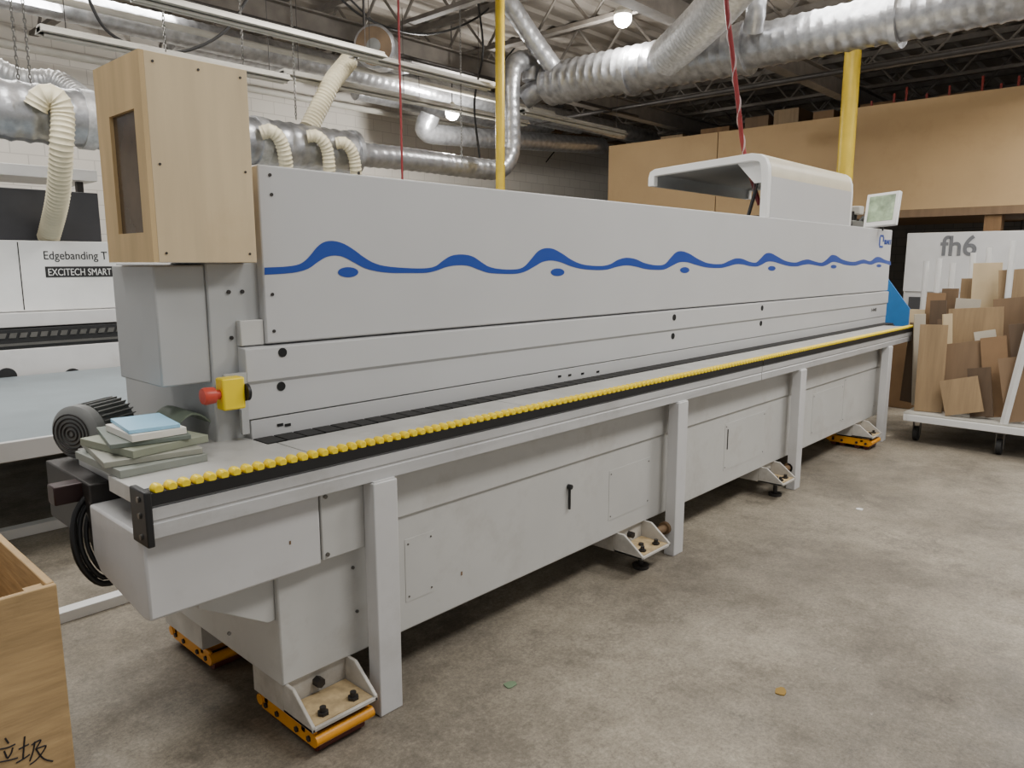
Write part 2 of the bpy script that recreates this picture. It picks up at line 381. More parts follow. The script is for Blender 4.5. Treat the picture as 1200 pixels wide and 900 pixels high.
for (cx, cy, rx, ry) in ((408, 319, 12, 6), (653.5, 319, 8, 4.5), (802.5, 316.5, 5.5, 3.5), (904.5, 314.5, 4.5, 2.8), (977, 312.5, 3.5, 2.2), (1030, 311.5, 3, 1.8)):
    mb = MB(); mb.bm.faces.new([mb.bm.verts.new(PY(cx+rx*math.cos(k*math.pi/14), cy-ry*math.sin(k*math.pi/14), 2.4484)) for k in range(28)])
    mb.build('wave_dot', BLUE, fp, smooth=False)
for (x, y) in ((316, 205), (318, 228), (319, 345), (321, 388), (420, 203)):
    p = PY(x, y, 2.45); MB().cyl(p, p+Vector((0, -.004, 0)), .006, 10).build('screw', DARK, fp)
a = PY(1031, 275, 2.448); b = PY(1046, 291, 2.448); mb = MB(); t = .02; ex = a.x+.15
mb.box(a.x+.02, ex-.02, 2.447, 2.4495, a.z-t, a.z); mb.box(a.x, a.x+.035, 2.447, 2.4495, b.z+.02, a.z-.02); mb.box(a.x+.02, ex-.02, 2.447, 2.4495, b.z, b.z+t); mb.box(ex-.035, ex, 2.447, 2.4495, b.z+.06, a.z-.02)
mb.build('logo', BLUE, fp)
text_fit('BRANDT', 'brand_lettering', BLUE, fp, Vector((a.x+.17, 2.4485, b.z+.035)), 8.485-a.x-.17, .05)
a = PY(1023, 363, 2.446); text_fit('1440', 'model_lettering', DARK, lp, Vector((a.x-.05, 2.4465, a.z-.02)), .16, .035)
MB().box(1.165, 1.372, 2.49, 3.3, .93, 1.60).build('end_panel', COLG, em, bevel=.006)
MB().box(1.262, 1.35, 2.462, 2.5, 1.31, 1.40).build('corner_plate', BASEG, em, bevel=.003)
for (x, z) in ((1.24, 1.5), (1.24, 1.34), (1.29, 1.5), (1.2, 1.1)): MB().cyl((x, 2.49, z), (x, 2.484, z), .007, 10).build('bolt', DARK, em)
mb = MB().box(.995, 1.165, 2.5, 2.86, 1.19, 1.592); mb.build('end_column', COLG, em, bevel=.006)
es = MB().box(1.145, 1.225, 2.38, 2.435, 1.105, 1.215).build('emergency_stop', YEL, em, bevel=.006)
MB().lathe((1.146, 2.408, 1.16), (-1, 0, 0), [(0, .017), (.018, .017), (.02, .028), (.05, .030), (.06, .026), (.064, .010)], 18).build('stop_button', RED, es)
MB().cyl((1.225, 2.385, 1.16), (1.236, 2.385, 1.16), .03, 16).build('side_socket', BLACK, es)
mb = MB(); mb.prism([(1.18, 1.22), (1.262, 1.22), (1.262, 1.0), (1.235, 1.0), (1.235, 1.09), (1.18, 1.12)], 'y', 2.437, 2.452); mb.build('stop_bracket', COLG, em)
# drive motor with lengthwise cooling fins, round end turned towards the infeed corner
mc = Vector((.80, 2.80, 1.02)); ma = Vector((.85, .53, 0)).normalized(); rm = .094; sv = Vector((-ma.y, ma.x, 0))
dm = MB().lathe(mc, ma, [(0, .045), (.005, .078), (.02, rm), (.055, rm), (.06, rm-.014), (.22, rm-.014)], 32).build('drive_motor', MOTOR, em)
mb = MB()
for k in range(30):
    an = 2*math.pi*k/30; rd = sv*math.cos(an)+Vector((0, 0, math.sin(an))); tn = ma.cross(rd)
    q = mc+ma*.14+rd*(rm-.008)
    mb.obox(q, (.16, .016, .004), Matrix((ma, rd, tn)).transposed())
mb.build('cooling_fins', MOTOR, dm)
mb = MB()
for k in range(5): mb.tube([mc-ma*.003+sv*(.012+k*.014)*math.cos(j*math.pi/12)+Vector((0, 0, (.012+k*.014)*math.sin(j*math.pi/12))) for j in range(24)], .003, 5, closed=True)
mb.build('fan_grille', DARK, dm)
MB().box(.88, 1.16, 2.80, 2.96, .9, .96).build('motor_mount', DARK, dm)
MB().box(.66, .98, 2.535, 2.60, .855, .915).build('guide_bar', M('oily_brown_steel', (52, 34, 34), .4, .3), em, bevel=.004)
for k, r in enumerate((.010, .008, .007, .008)):
    s = k*7
    pts = [PY(142, 566+k*5, 2.56), PY(116+s*.6, 570+k*5, 2.54), PY(90+s, 598+k*2, 2.52), PY(86+s*1.1, 632, 2.5), PY(96+s, 664-k*4, 2.48), PY(120+s*.4, 684-k*7, 2.47), PY(152, 674-k*8, 2.46)]
    MB().tube(resample(pts, .02), r, 10).build('cable', BLACK, em)
# raised hood
prof = [(2.46, 1.938), (2.46, 2.10), (2.46, 2.24), (2.466, 2.31), (2.49, 2.37), (2.53, 2.40), (2.60, 2.412), (3.0, 2.39), (3.44, 2.365), (3.485, 2.345), (3.50, 2.30), (3.50, 2.23)]
def sheet(pr, t, x0, x1): return MB().prism(pr+offset2d(pr, t)[::-1], 'x', x0, x1)
hf = sheet(prof[:3], .02, 5.52, 7.23).build('hood_front', PANEL, em)
sheet(prof[2:], .02, 5.52, 7.23).build('hood_top', CREAMC, hf)
sheet(offset2d(prof[2:], .021), .01, 5.52, 7.23).build('hood_liner', LINER, hf)
for x0 in (5.46, 7.22): sheet(prof, .055, x0, x0+.06).build('hood_rim', WHITE, hf, bevel=.004)
mb = MB(); mb.cyl((5.56, 2.66, 1.92), (5.56, 2.60, 2.15), .014, 10); mb.cyl((5.56, 2.6, 2.15), (5.56, 2.565, 2.28), .008, 8); mb.build('gas_strut', BLACK, em)
MB().prism([(2.52, 2.36), (2.75, 2.36), (2.6, 2.2), (2.54, 2.2)], 'x', 5.53, 5.545).build('strut_bracket', WHITE, em)
MB().box(5.56, 7.2, 2.56, 3.4, 1.92, 1.96).build('hood_seal', DARK, em)
# feet
def foot(x0, x1, leg):
    zp = .105; y0, y1 = 1.945, 2.12; zt = .212; mb = MB()
    mb.box(x0, x1, y0, y1, zp, zp+.014); mb.box(x0, x1, y1, y1+.2, zp, zt)
    for x in (x0, x1-.013): mb.prism([(y1, zt), (y1, zp), (y0, zp), (y0, zp+.02), (y1-.06, zt)], 'x', x, x+.013)
    o = mb.build('foot_bracket', FOOTG, em, bevel=.003)
    MB().box(x0+.016, x1-.016, y0+.01, y1-.004, zp+.0138, zp+.018).build('sawdust', SAND, o)
    for x in (x0+.07, x1-.07):
        b = MB(); b.cyl((x, 1.99, zp), (x, 1.99, zp+.045), .011, 12); b.cyl((x, 1.99, zp+.014), (x, 1.99, zp+.028), .02, 6); b.build('bolt', DARK, o)
    b = MB(); b.cyl(((x0+x1)/2, y1, zp+.06), ((x0+x1)/2, y1-.03, zp+.06), .018, 6); b.build('bolt', DARK, o)
    if leg:
        b = MB(); xm = (x0+x1)/2; b.cyl((xm, 2.04, .0), (xm, 2.04, .018), .045, 18); b.cyl((xm, 2.04, .018), (xm, 2.04, zp+.03), .014, 12); b.build('levelling_foot', DARK, o)
        b = MB(); b.cyl((x1, 2.04, zp+.05), (x1+.09, 2.04, zp+.05), .022, 12); b.cyl((x1+.09, 2.04, zp+.05), (x1+.12, 2.04, zp+.05), .035, 12); b.build('side_knob', M('dirty_brass', (120, 96, 70), .6, .3, var=.2), o)
for (a, b, l) in ((1.16, 1.42, 0), (3.08, 3.35, 1), (4.80, 5.02, 1), (6.66, 6.9, 0)): foot(a, b, l)
mb = MB(); mb.box(1.16, 1.42, 2.72, 3.06, .105, .212); mb.build('rear_foot', FOOTG, em)
for (x, y, Y, w, h) in ((541, 672, 2.099, .008, .016), (340, 636, 2.0495, .006, .012)):
    p = PY(x, y, Y); MB().obox(p, (w, .0015, h)).build('stain', MDFD, em)
# ================================================================ SKATES
sk = thing('machine_skate', 'yellow roller skate under the near front foot of the long grey machine', 'machine skate', (1.29, 2.14, 0), 'skates under the machine')
mb = MB()
for x in (1.18, 1.388): mb.box(x, x+.014, 1.97, 2.31, .03, .092)
for y in (2.02, 2.26): mb.box(1.18, 1.402, y, y+.03, .06, .085)
mb.build('frame', ORANGE, sk, bevel=.004)
for y in (1.965, 2.315): MB().cyl((1.176, y, .062), (1.406, y, .062), .02, 16).build('cross_tube', ORANGE, sk)
for y in (2.0, 2.075, 2.2, 2.275): MB().cyl((1.2, y, .028), (1.382, y, .028), .028, 18).build('wheel', M('red_brown_wheel', (86, 34, 26), .5), sk)
MB().box(1.2, 1.38, 2.05, 2.25, .085, .104).build('rubber_pad', RUBBER, sk)
for x in (1.178, 1.404):
    for y in (2.0, 2.075, 2.2, 2.275): MB().cyl((x-.004, y, .055), (x+.004, y, .055), .011, 6).build('axle_bolt', DARK, sk)
s2 = copy_tree(sk); s2.location = (1.29, 2.88, 0); s2['label'] = 'yellow roller skate under the rear corner of the machine, behind the near front skate'
s3 = copy_tree(sk); s3.location = (6.78, 2.14, 0); s3['label'] = 'yellow roller skate under the far end of the machine beside the last post'
# ================================================================ PLYWOOD BOX
pb = thing('plywood_box', 'birch plywood box with a window, mounted on the left end of the machine', 'box', (1.13, 2.59, 1.595))
MB().box(.975, 1.305, 2.40, 2.416, 1.601, 2.228).build('front_panel', PLY, pb, bevel=.002)
w0 = PX(128, 140, .96); w1 = PX(157, 130, .96); wz1 = PX(143, 132, .96).z; wz0 = PX(146, 274, .96).z
wy0, wy1 = w1.y, w0.y
mb = MB()
mb.box(.96, .975, 2.40, 2.775, 1.601, wz0); mb.box(.96, .975, 2.40, 2.775, wz1, 2.228)
mb.box(.96, .975, 2.40, wy0, wz0, wz1); mb.box(.96, .975, wy1, 2.775, wz0, wz1)
mb.build('side_panel', PLYS, pb)
MB().box(.972, .974, wy0-.01, wy1+.01, wz0-.01, wz1+.01).build('window_pane', GLASSD, pb)
mb = MB(); mb.box(1.29, 1.305, 2.416, 2.775, 1.601, 2.228); mb.build('side_panel', PLYS, pb)
MB().box(.975, 1.29, 2.76, 2.775, 1.601, 2.228).build('back_panel', PLYS, pb)
MB().box(.975, 1.29, 2.416, 2.76, 2.213, 2.228).build('top_panel', PLY, pb)
MB().box(.975, 1.29, 2.416, 2.76, 1.601, 1.615).build('bottom_panel', PLYS, pb)
for (x, z) in ((1.0, 2.2), (1.28, 2.2), (1.28, 1.9), (1.28, 1.63), (1.0, 1.63), (1.0, 1.9), (1.14, 2.2)):
    MB().cyl((x, 2.401, z), (x, 2.397, z), .004, 8).build('screw', DARK, pb)
# ================================================================ SAMPLES ON INFEED TABLE
def board(name, x0, x1, y0, y1, z0, z1, rz, mat, label, group, cat='board'):
    c = Vector(((x0+x1)/2, (y0+y1)/2, (z0+z1)/2))
    o = MB().obox(c, (x1-x0, y1-y0, z1-z0), Matrix.Rotation(rz, 3, 'Z')).build(name, mat, bevel=.0015)
    return tag(o, label, cat, group)
G = 'sample boards stacked on the infeed table'
z = .9785
board('sample_board', .755, 1.02, 2.26, 2.61, z, z+.024, .03, TEAL, 'grey-green sample board at the bottom of the stack on the infeed table', G); z += .025
board('sample_board', .76, 1.04, 2.29, 2.64, z, z+.018, -.14, M('ash_laminate', (146, 146, 134), .5), 'ash grey sample board second from the bottom of the stack', G); z += .019
board('sample_board', .785, 1.04, 2.31, 2.61, z, z+.024, .17, M('olive_laminate', (134, 138, 120), .5), 'olive-grey sample board third from the bottom of the stack', G); z += .025
board('sample_board', .80, 1.03, 2.33, 2.63, z, z+.014, -.2, M('slate_laminate', (106, 114, 106), .5), 'dark grey-green thin board directly beneath the white one in the stack', G); z += .015
board('sample_board', .83, .995, 2.33, 2.56, z, z+.022, -.02, M('white_laminate', (220, 216, 206), .4), 'white sample board directly under the light blue one', G); z += .023
board('sample_board', .84, .99, 2.34, 2.57, z, z+.012, -.12, LBLUE, 'light blue sample board on top of the stack', G)
pts = [(1.0+.21*k/10, .979+.10*math.sin(math.pi*k/10)) for k in range(11)]
tag(MB().prism(pts+[(x, z_+.006) for x, z_ in pts][::-1], 'y', 2.53, 2.74).build('laminate_sheet', M('sage_laminate', (132, 144, 126), .5)), 'curled sage green laminate sheet behind the stack of sample boards', 'sheet')
# ================================================================ CRATE
cr = thing('wooden_crate', 'open weathered plywood crate with black handwritten characters, bottom left corner', 'crate', (.1, 2.5, 0))
MB().box(-.45, .55, 2.17, 2.19, 0, .75).build('front_panel', CRATE, cr, bevel=.003)
MB().box(-.45, .55, 2.83, 2.85, 0, .75).build('back_panel', CRATE, cr, bevel=.003)
MB().box(.53, .55, 2.19, 2.83, 0, .752).build('side_panel', CRATE, cr, bevel=.003)
MB().box(-.45, -.43, 2.19, 2.83, 0, .75).build('side_panel', CRATE, cr, bevel=.003)
MB().box(-.43, .53, 2.19, 2.83, .03, .05).build('bottom_panel', CRATE, cr)
for y in (2.195, 2.785): MB().box(.485, .529, y, y+.04, .05, .74).build('corner_batten', CRATE, cr)
mb = MB()
strokes = [[(6,869),(10,875)], [(0,882),(9,880),(18,876)], [(5,884),(8,892)], [(15,880),(13,887),(9,893)], [(0,897),(10,895),(21,892)],
           [(22,882),(28,879),(34,876)], [(29,867),(28,880),(27,893)], [(19,898),(28,893),(35,888)],
           [(37,877),(43,873),(48,871),(45,877),(43,881),(49,879),(54,878),(49,887),(42,895),(35,900)], [(41,873),(39,884),(35,896)], [(42,881),(47,889),(53,894),(62,896)]]
for s in strokes: mb.tube(resample([PY(x, y-4, 2.1695) for x, y in s], .004), .0021, 6)
mb.build('handwriting', MARK, cr)
# ================================================================ BACKGROUND MACHINE (left)
bg = thing('edgebanding_machine', 'white edgebanding machine with black lettering in the left background behind the plywood box', 'machine', (2, 7.7, 0))
MB().box(-1.6, 5.6, 7.32, 8.2, .12, 1.76).build('body', POSTG, bg, bevel=.01)
p2 = MB().box(-1.6, 5.6, 7.27, 7.32, 1.195, 1.785).build('front_panel', WHITE, bg, bevel=.008)
s0 = PY(22, 300, 7.269); MB().box(s0.x-.004, s0.x+.004, 7.267, 7.271, 1.21, 1.77).build('panel_seam', DARK, p2)
a = PY(52, 307, 7.268); b = PY(125, 295, 7.268); text_fit('Edgebanding T', 'lettering', BLACK, p2, Vector((a.x, 7.268, a.z)), b.x-a.x, b.z-a.z)
a = PY(54, 325, 7.266); b = PY(150, 312, 7.266); MB().box(a.x, b.x, 7.265, 7.27, a.z, b.z).build('name_strip', BLACK, p2)
a = PY(57, 323, 7.266); b = PY(130, 314.5, 7.266); text_fit('EXCITECH SMART', 'lettering', WHITE, p2, Vector((a.x, 7.264, a.z)), b.x-a.x, b.z-a.z)
MB().box(-1.6, 5.6, 7.20, 7.32, 1.07, 1.19).build('lower_panel', POSTG, bg, bevel=.006)
MB().box(-1.6, 5.6, 7.14, 7.3, .90, 1.06).build('feed_beam', BLACK, bg)
mb = MB(); x = -1.5
while x < 5.5: mb.prism([(x, .99), (x+.05, .99), (x+.065, 1.03), (x+.015, 1.03)], 'y', 7.128, 7.14); x += .075
mb.build('ridged_strip', SCREW, bg)
MB().box(-1.6, 5.6, 7.13, 7.15, .925, .945).build('trim_strip', SCREW, bg)
MB().box(-1.6, 5.6, 7.13, 7.3, .475, .895).build('apron', POSTG, bg, bevel=.006)
for px in (8, 85):
    p = PY(px, 441, 7.129); MB().cyl(p, p+Vector((0, -.02, 0)), .07, 20).build('dial', BLACK, bg)
MB().box(-1.6, 5.6, 7.3, 8.2, 0, .12).build('plinth', DARK, bg)
dk = MB().box(PY(0, 250, 7.7).x-1, PY(104, 250, 7.7).x, 7.42, 8.1, 1.786, 2.22).build('control_housing', M('charcoal_housing', (62, 62, 66), .5), None, bevel=.01)
tag(dk, 'charcoal housing on top of the white machine in the left background', 'housing')
a = PY(112, 205, 8.4); sh = thing('wall_shelf', 'white shelf with dark underside above the charcoal housing at left', 'shelf', (a.x-1, 8.7, 0))
MB().box(a.x-3, a.x, 8.35, 9.1, a.z-.07, a.z+.04).build('shelf_board', WHITE, sh, bevel=.005)
for x in (a.x-.15, a.x-2.9): MB().box(x, x+.06, 8.5, 8.56, 0, a.z-.07).build('upright', DARK, sh)
lt = thing('lift_table', 'low blue-grey steel table beyond the sample stack at left', 'table', (1, 5.8, 0))
MB().box(-1.6, 4.6, 4.5, 7.08, .645, .68).build('table_top', GREYT, lt, bevel=.004)
MB().box(-1.6, 4.6, 4.47, 4.5, .575, .68).build('front_edge', POSTG, lt, bevel=.004)
for (x, y) in ((-1.3, 5.6), (4.2, 5.2), (-1.3, 6.9), (4.2, 6.9)): MB().box(x-.04, x+.04, y-.04, y+.04, 0, .645).build('leg', POSTG, lt)
MB().box(-1.3, 4.2, 6.86, 6.94, .1, .18).build('stretcher', DARK, lt)
tag(MB().box(.3, 4.0, 4.96, 5.04, 0, .06).build('steel_bar', WHITE, bevel=.003), 'white steel bar on the floor beneath the front of the blue-grey table', 'bar', 'white bars on the floor')
tag(MB().box(.85, 2.6, 3.60, 3.67, 0, .05).build('steel_bar', WHITE, bevel=.003), 'white steel bar on the floor beside the machine end, nearer one', 'bar', 'white bars on the floor')
# ================================================================ DUCTS AND HOSES
def ductobj(name, ctrl, r, label, mat=GALV, pitch=.12, amp=.045, cat='duct', seg=24, group=None):
    return tag(MB().duct(ctrl, r, pitch, amp, seg).build(name, mat), label, cat, group)
d1 = thing('overhead_duct', 'large galvanised spiral duct crossing overhead from the upper right', 'duct', (8, 3, 3.9))
MB().duct([(8, -2.2, 3.9), (8, 3.9, 3.9)], .22, .13, .06, 28).build('duct_section', GALV, d1)
MB().duct([(8, 3.95, 3.9), (8, 6.7, 3.95)], .26, .13, .06, 28).build('duct_section', GALV, d1)
for y in (.4, 2.4, 3.92, 5.4): MB().cyl((8, y-.03, 3.9), (8, y+.03, 3.9), .283, 26).build('joint_band', GALV, d1)
MB().tube(resample([(8, 6.65, 3.95), (8, 6.9, 3.93), (7.9, 7.1, 3.8)], .05), .15, 18).build('end_elbow', GALV, d1)
a = PX(782, 66, 7.75); b = PX(828, 22, 7.2); c = PX(872, -30, 6.6)
tag(MB().hose([a, b, c], .20, .06, .09, 22).build('flexible_duct', FLEX), 'thick silver-white flexible duct rising from the big overhead duct', 'duct')
a = PX(652, 84, 7.9); b = PX(622, 42, 7.6); c = PX(588, -10, 7.2)
ductobj('branch_duct', [a, b, c], .12, 'slim galvanised branch duct rising left from the end of the big overhead duct')
a = PX(882, 36, 7.7); b = PX(886, 10, 7.6); c = PX(884, -20, 7.5)
ductobj('branch_duct', [a, b, c], .10, 'short galvanised stub rising from the big overhead duct near the yellow column')
YD = 6.9
d2 = thing('manifold_duct', 'fat low galvanised manifold duct running behind the plywood box', 'duct', (2, YD, 2.6))
e = PY(412, 178, YD)
MB().duct([(-1.5, YD, e.z-.02), (e.x, YD, e.z-.02)], .22, .13, .06, 28).build('duct_section', GALV, d2)
MB().cyl((e.x-.03, YD, e.z-.02), (e.x+.02, YD, e.z-.02), .245, 26).build('end_flange', GALV, d2)
for px in (100, 300):
    q = PY(px, 140, YD); MB().cyl((q.x-.05, YD, e.z-.02), (q.x+.05, YD, e.z-.02), .238, 26).build('joint_band', FLEX, d2)
el = PY(592, 188, YD); tp = PY(605, 75, YD)
pts = [(e.x, YD, e.z-.02), (e.x+.8, YD, e.z), (el.x-.35, YD, e.z), (el.x-.05, YD, e.z+.06), (el.x+.1, YD, e.z+.3), (el.x+.1, YD, e.z+.7), (el.x+.1, YD, tp.z-.25), (el.x+.2, YD, tp.z), (el.x+.5, YD, tp.z+.08), (7.85, YD, 4.0)]
ductobj('elbow_duct', pts, .125, 'galvanised pipe continuing from the manifold and turning up to the ceiling', amp=.06)
a = PY(20, 5, 8.9); ductobj('overhead_duct', [(a.x-.6, 8.9, 4.2), (14, 8.9, 4.2)], .15, 'long thin galvanised duct along the back wall under the ceiling')
a = PY(440, 112, 10.4); ductobj('overhead_duct', [(a.x-.4, 10.4, a.z), (a.x+4, 10.4, a.z), (a.x+4.6, 10.4, a.z+.4), (a.x+4.8, 10.4, 5.0)], .13, 'galvanised duct low on the back wall turning up beyond the yellow column')
a = PY(560, 40, 10.0); ductobj('overhead_duct', [(a.x-5.5, 10.0, 4.45), (a.x+3, 10.0, 4.45)], .17, 'galvanised duct high on the back wall behind the slim branch duct')
a = PY(500, 150, 9.6); b = PY(540, 160, 9.6); c = PY(705, 171, 9.6)
ductobj('wall_duct', [a+Vector((0, -.1, .2)), a+Vector((0, 0, -.05)), b, c], .16, 'short galvanised elbow duct below the back ceiling lamp')
HG = 'cream hoses on the manifold duct'
def hose(pp, r, label):
    tag(MB().hose([PY(x, y, Y) for x, y, Y in pp], r, .038, .10).build('flexible_hose', CREAM), label, 'hose', HG)
hose([(42, 126, 6.65), (50, 113, 6.62), (64, 114, 6.6), (73, 132, 6.6), (72, 175, 6.62), (68, 230, 6.9), (58, 274, 7.35), (55, 281, 7.42)], .08, 'long cream ribbed hose dropping onto the white machine at far left')
hose([(306, 156, 6.65), (318, 154, 6.6), (330, 168, 6.6), (336, 205, 6.7), (338, 300, 7.24)], .062, 'short cream hose on the manifold, nearest the plywood box')
hose([(360, 160, 6.65), (372, 160, 6.6), (383, 175, 6.6), (387, 215, 6.7), (390, 300, 7.24)], .058, 'short cream hose on the manifold, second right of the plywood box')
hose([(394, 168, 6.65), (404, 168, 6.6), (414, 182, 6.6), (418, 217, 6.7), (420, 300, 7.24)], .058, 'short cream hose at the open end of the manifold')
hose([(362, 150, 6.95), (378, 118, 6.95), (390, 95, 6.95), (410, 70, 7.0)], .09, 'cream ribbed hose slanting up from the manifold to the brown fan canister')
q = PY(438, 54, 7.1); fc = thing('filter_canister', 'round brown and silver fan canister hanging above the manifold duct', 'canister', tuple(q))
ax = (.95, .75, .1)
MB().lathe(q, ax, [(0, .20), (.02, .235), (.12, .235), (.13, .215), (.4, .215), (.5, .13)], 30).build('shell', GALV, fc)
MB().lathe(q+Vector((-.011, -.009, 0)), ax, [(0, .12), (.006, .205), (.02, .205)], 30).build('end_cover', M('tan_cover', (118, 98, 76), .6, .3, var=.25), fc)
MB().lathe(q+Vector((-.02, -.016, 0)), ax, [(0, .04), (.006, .08), (.02, .08)], 20).build('hub', MOTOR, fc)
MB().duct([q+Vector((.33, .27, .04)), q+Vector((.9, .7, .1)), q+Vector((1.5, 1.2, .3))], .12, .1, .06).build('outlet_duct', GALV, fc)
MB().cyl(q+Vector((.1, .3, .2)), (q.x+.1, q.y+.3, 5.05), .015, 8).build('hanger', DARK, fc)
ductobj('foil_duct', [PY(-40, 60, 7.6), PY(20, 92, 7.6), PY(66, 96, 7.5), PY(100, 118, 7.1)], .09, 'crinkled foil duct meeting the manifold at far left', FLEX, .05, .12)
PG = 'pipes under the roof'
for (px, py, Y, r, m_, lb) in ((150, 30, 9.6, .03, WHITE, 'thin white pipe along the back wall high at upper left'), (300, 22, 7.4, .025, DARK, 'thin dark pipe running under the roof above the canister'),
        (250, 96, 10.9, .05, FIXW, 'grey pipe along the back wall behind the cream slanting hose'), (480, 118, 11.2, .06, MDFD, 'brown pipe along the back wall above the elbow pipe'), (380, 40, 8.4, .04, FIXW, 'pale pipe under the roof just above the long thin duct'),
        (120, 12, 8.3, .035, FIXW, 'pale pipe across the top left corner under the roof'), (560, 60, 10.7, .05, FIXW, 'pale pipe crossing behind the top of the elbow pipe')):
    q = PY(px, py, Y); tag(MB().cyl((q.x-4 if px < 260 else q.x-2, Y, q.z), (q.x+7, Y, q.z), r, 12).build('roof_pipe', m_), lb, 'pipe', PG)
for (px, py, X, r, m_, lb) in ((700, 22, 9.2, .04, JOIST, 'grey pipe crossing above the end of the big overhead duct'), (960, 88, 10.4, .035, DARK, 'dark pipe crossing behind the right yellow column below the big duct'),
        (900, 76, 11.6, .035, DARK, 'dark pipe above the loft timber blocks'), (1100, 66, 12.4, .05, JOIST, 'grey-brown pipe above the red clamps')):
    q = PX(px, py, X); tag(MB().cyl((X, q.y-6, q.z), (X, min(q.y+5, 11.4), q.z), r, 12).build('roof_pipe', m_), lb, 'pipe', PG)
for (pp, lb) in (([(95, -20, 7), (130, 40, 7), (200, 62, 7), (262, 38, 7), (300, -20, 7)], 'black cable drooping behind the top of the plywood box'),
        ([(380, -20, 7.6), (430, 22, 7.6), (500, 40, 7.6), (560, 20, 7.6), (600, -20, 7.6)], 'black cable drooping under the roof above the canister'),
        ([(400, -10, 8.6), (470, 50, 8.6), (560, 86, 8.6), (600, 60, 8.6), (640, -10, 8.6)], 'black cable looping behind the slim branch duct'),
        ([(560, 0, 7.4), (566, 60, 7.4), (556, 120, 7.4), (562, 185, 7.4)], 'black cable hanging left of the yellow column to the elbow pipe'),
        ([(640, 190, 11.3), (668, 150, 11.3), (672, 100, 11.3), (690, 60, 11.3)], 'black cable rising on the back wall near the loft corner')):
    tag(MB().tube(resample([PY(*t) for t in pp], .05), .014, 8).build('roof_cable', BLACK), lb, 'cable', 'cables under the roof')
# ================================================================ COLUMNS
p = ray(997, 100); pc = CAM+p*9.0
o = MB().cyl((pc.x, pc.y, 0), (pc.x, pc.y, 5.1), .095, 24).build('steel_column', YPAINT); tag(o, 'yellow steel column behind the raised white hood', 'column')
p = ray(586, 100); pc2 = CAM+p*8.95
o = MB().cyl((pc2.x, pc2.y, 0), (pc2.x, pc2.y, 5.1), .056, 24).build('steel_column', YPAINT); tag(o, 'yellow steel column just left of the bent upright pipe', 'column')
# ================================================================ LIGHT FIXTURES
FG = 'unlit tube fixtures under the ceiling'
def fixture(px, py, Z, length, label):
    a = PZ(px, py, Z); r = thing('tube_light', label, 'light', tuple(a), FG)
    MB().box(a.x, a.x+length, a.y-.05, a.y+.05, a.z, a.z+.06).build('housing', FIXW, r, bevel=.005)
    MB().prism([(a.y-.10, a.z+.0), (a.y-.05, a.z+.04), (a.y+.05, a.z+.04), (a.y+.10, a.z)], 'x', a.x, a.x+length).build('reflector', FIXW, r)
    for dy in (-.03, .03): MB().cyl((a.x+.03, a.y+dy, a.z-.015), (a.x+length-.03, a.y+dy, a.z-.015), .013, 10).build('tube', M('tube_glass', (200, 198, 188), .3), r)
    for x in (a.x+.2, a.x+length-.2): MB().cyl((x, a.y, a.z+.05), (x, a.y, 4.52), .004, 6).build('hanger', DARK, r)
fixture(150, -4, 3.6, 2.4, 'pale tube light fixture at upper left above the plywood box')
fixture(45, 38, 3.4, 2.2, 'pale tube light fixture left of the plywood box top')
fixture(415, 66, 3.7, 2.0, 'pale tube light fixture right of the brown canister')
fixture(330, 88, 3.5, 1.8, 'pale tube light fixture just above the cream slanting hose')
fixture(612, 132, 3.6, 2.4, 'pale tube light fixture below the big overhead duct end')
fixture(478, 118, 3.75, 2.4, 'pale tube light fixture passing behind the elbow pipe, nearest the hanging back lamp')
def lamp(px, py, Z, label, power):
    a = PZ(px, py, Z); r = thing('pendant_lamp', label, 'lamp', tuple(a))
    MB().lathe(a, (0, 0, 1), [(0, .10), (.03, .11), (.07, .09), (.10, .04), (.13, .02)], 20).build('housing', FIXW, r)
    bm_ = bmesh.new(); bmesh.ops.create_uvsphere(bm_, u_segments=16, v_segments=10, radius=.105, matrix=Matrix.Translation(a+Vector((0, 0, -.03))))
    m = MB(); m.bm.free(); m.bm = bm_; m.build('bulb', BULB, r)
    MB().cyl(a+Vector((0, 0, .1)), (a.x, a.y, 5.05), .008, 6).build('cord', BLACK, r)
    L = bpy.data.lights.new('lamp_light', 'POINT'); L.energy = power; L.shadow_soft_size = .1; L.color = (1, .97, .92)
    lo_ = bpy.data.objects.new('lamp_light', L); C.objects.link(lo_); lo_.location = a+Vector((0, 0, -.26))
lamp(730, 18, 4.45, 'glowing ceiling lamp above the big overhead duct', 140)
lamp(530, 130, 3.85, 'glowing lamp hanging near the back wall left of the yellow column', 320)
# ================================================================ CHAINS, AIR HOSE
def chain(px0, py0, px1, py1, Y, label):
    a, b = PY(px0, py0, Y), PY(px1, py1, Y); a.x = b.x; a.z = 4.52; n = int((a-b).length/.034); mb = MB()
    for i in range(n):
        c = b.lerp(a, (i+.5)/n); d = Vector((1, 0, 0)) if i % 2 else Vector((0, 1, 0))
        mb.tube([c+d*.009*math.cos(k*math.pi/4)+Vector((0, 0, .022*math.sin(k*math.pi/4))) for k in range(8)], .0045, 4, closed=True)
    tag(mb.build('hanging_chain', SCREW), label, 'chain', 'hanging chains')
chain(343, 0, 347, 140, 6.9, 'hanging chain right of the plywood box above the cream hoses')
chain(540, 0, 541, 192, 6.7, 'hanging chain just left of the rear yellow column')
chain(34, 0, 36, 98, 6.9, 'hanging chain at far left above the long cream hose')
chain(20, 0, 22, 98, 6.9, 'leftmost hanging chain above the manifold duct')
chain(283, 0, 285, 75, 6.5, 'hanging chain above the right corner of the plywood box')
chain(192, 0, 194, 60, 6.5, 'hanging chain rising behind the middle of the plywood box')
b = PY(471, 188, 6.6)
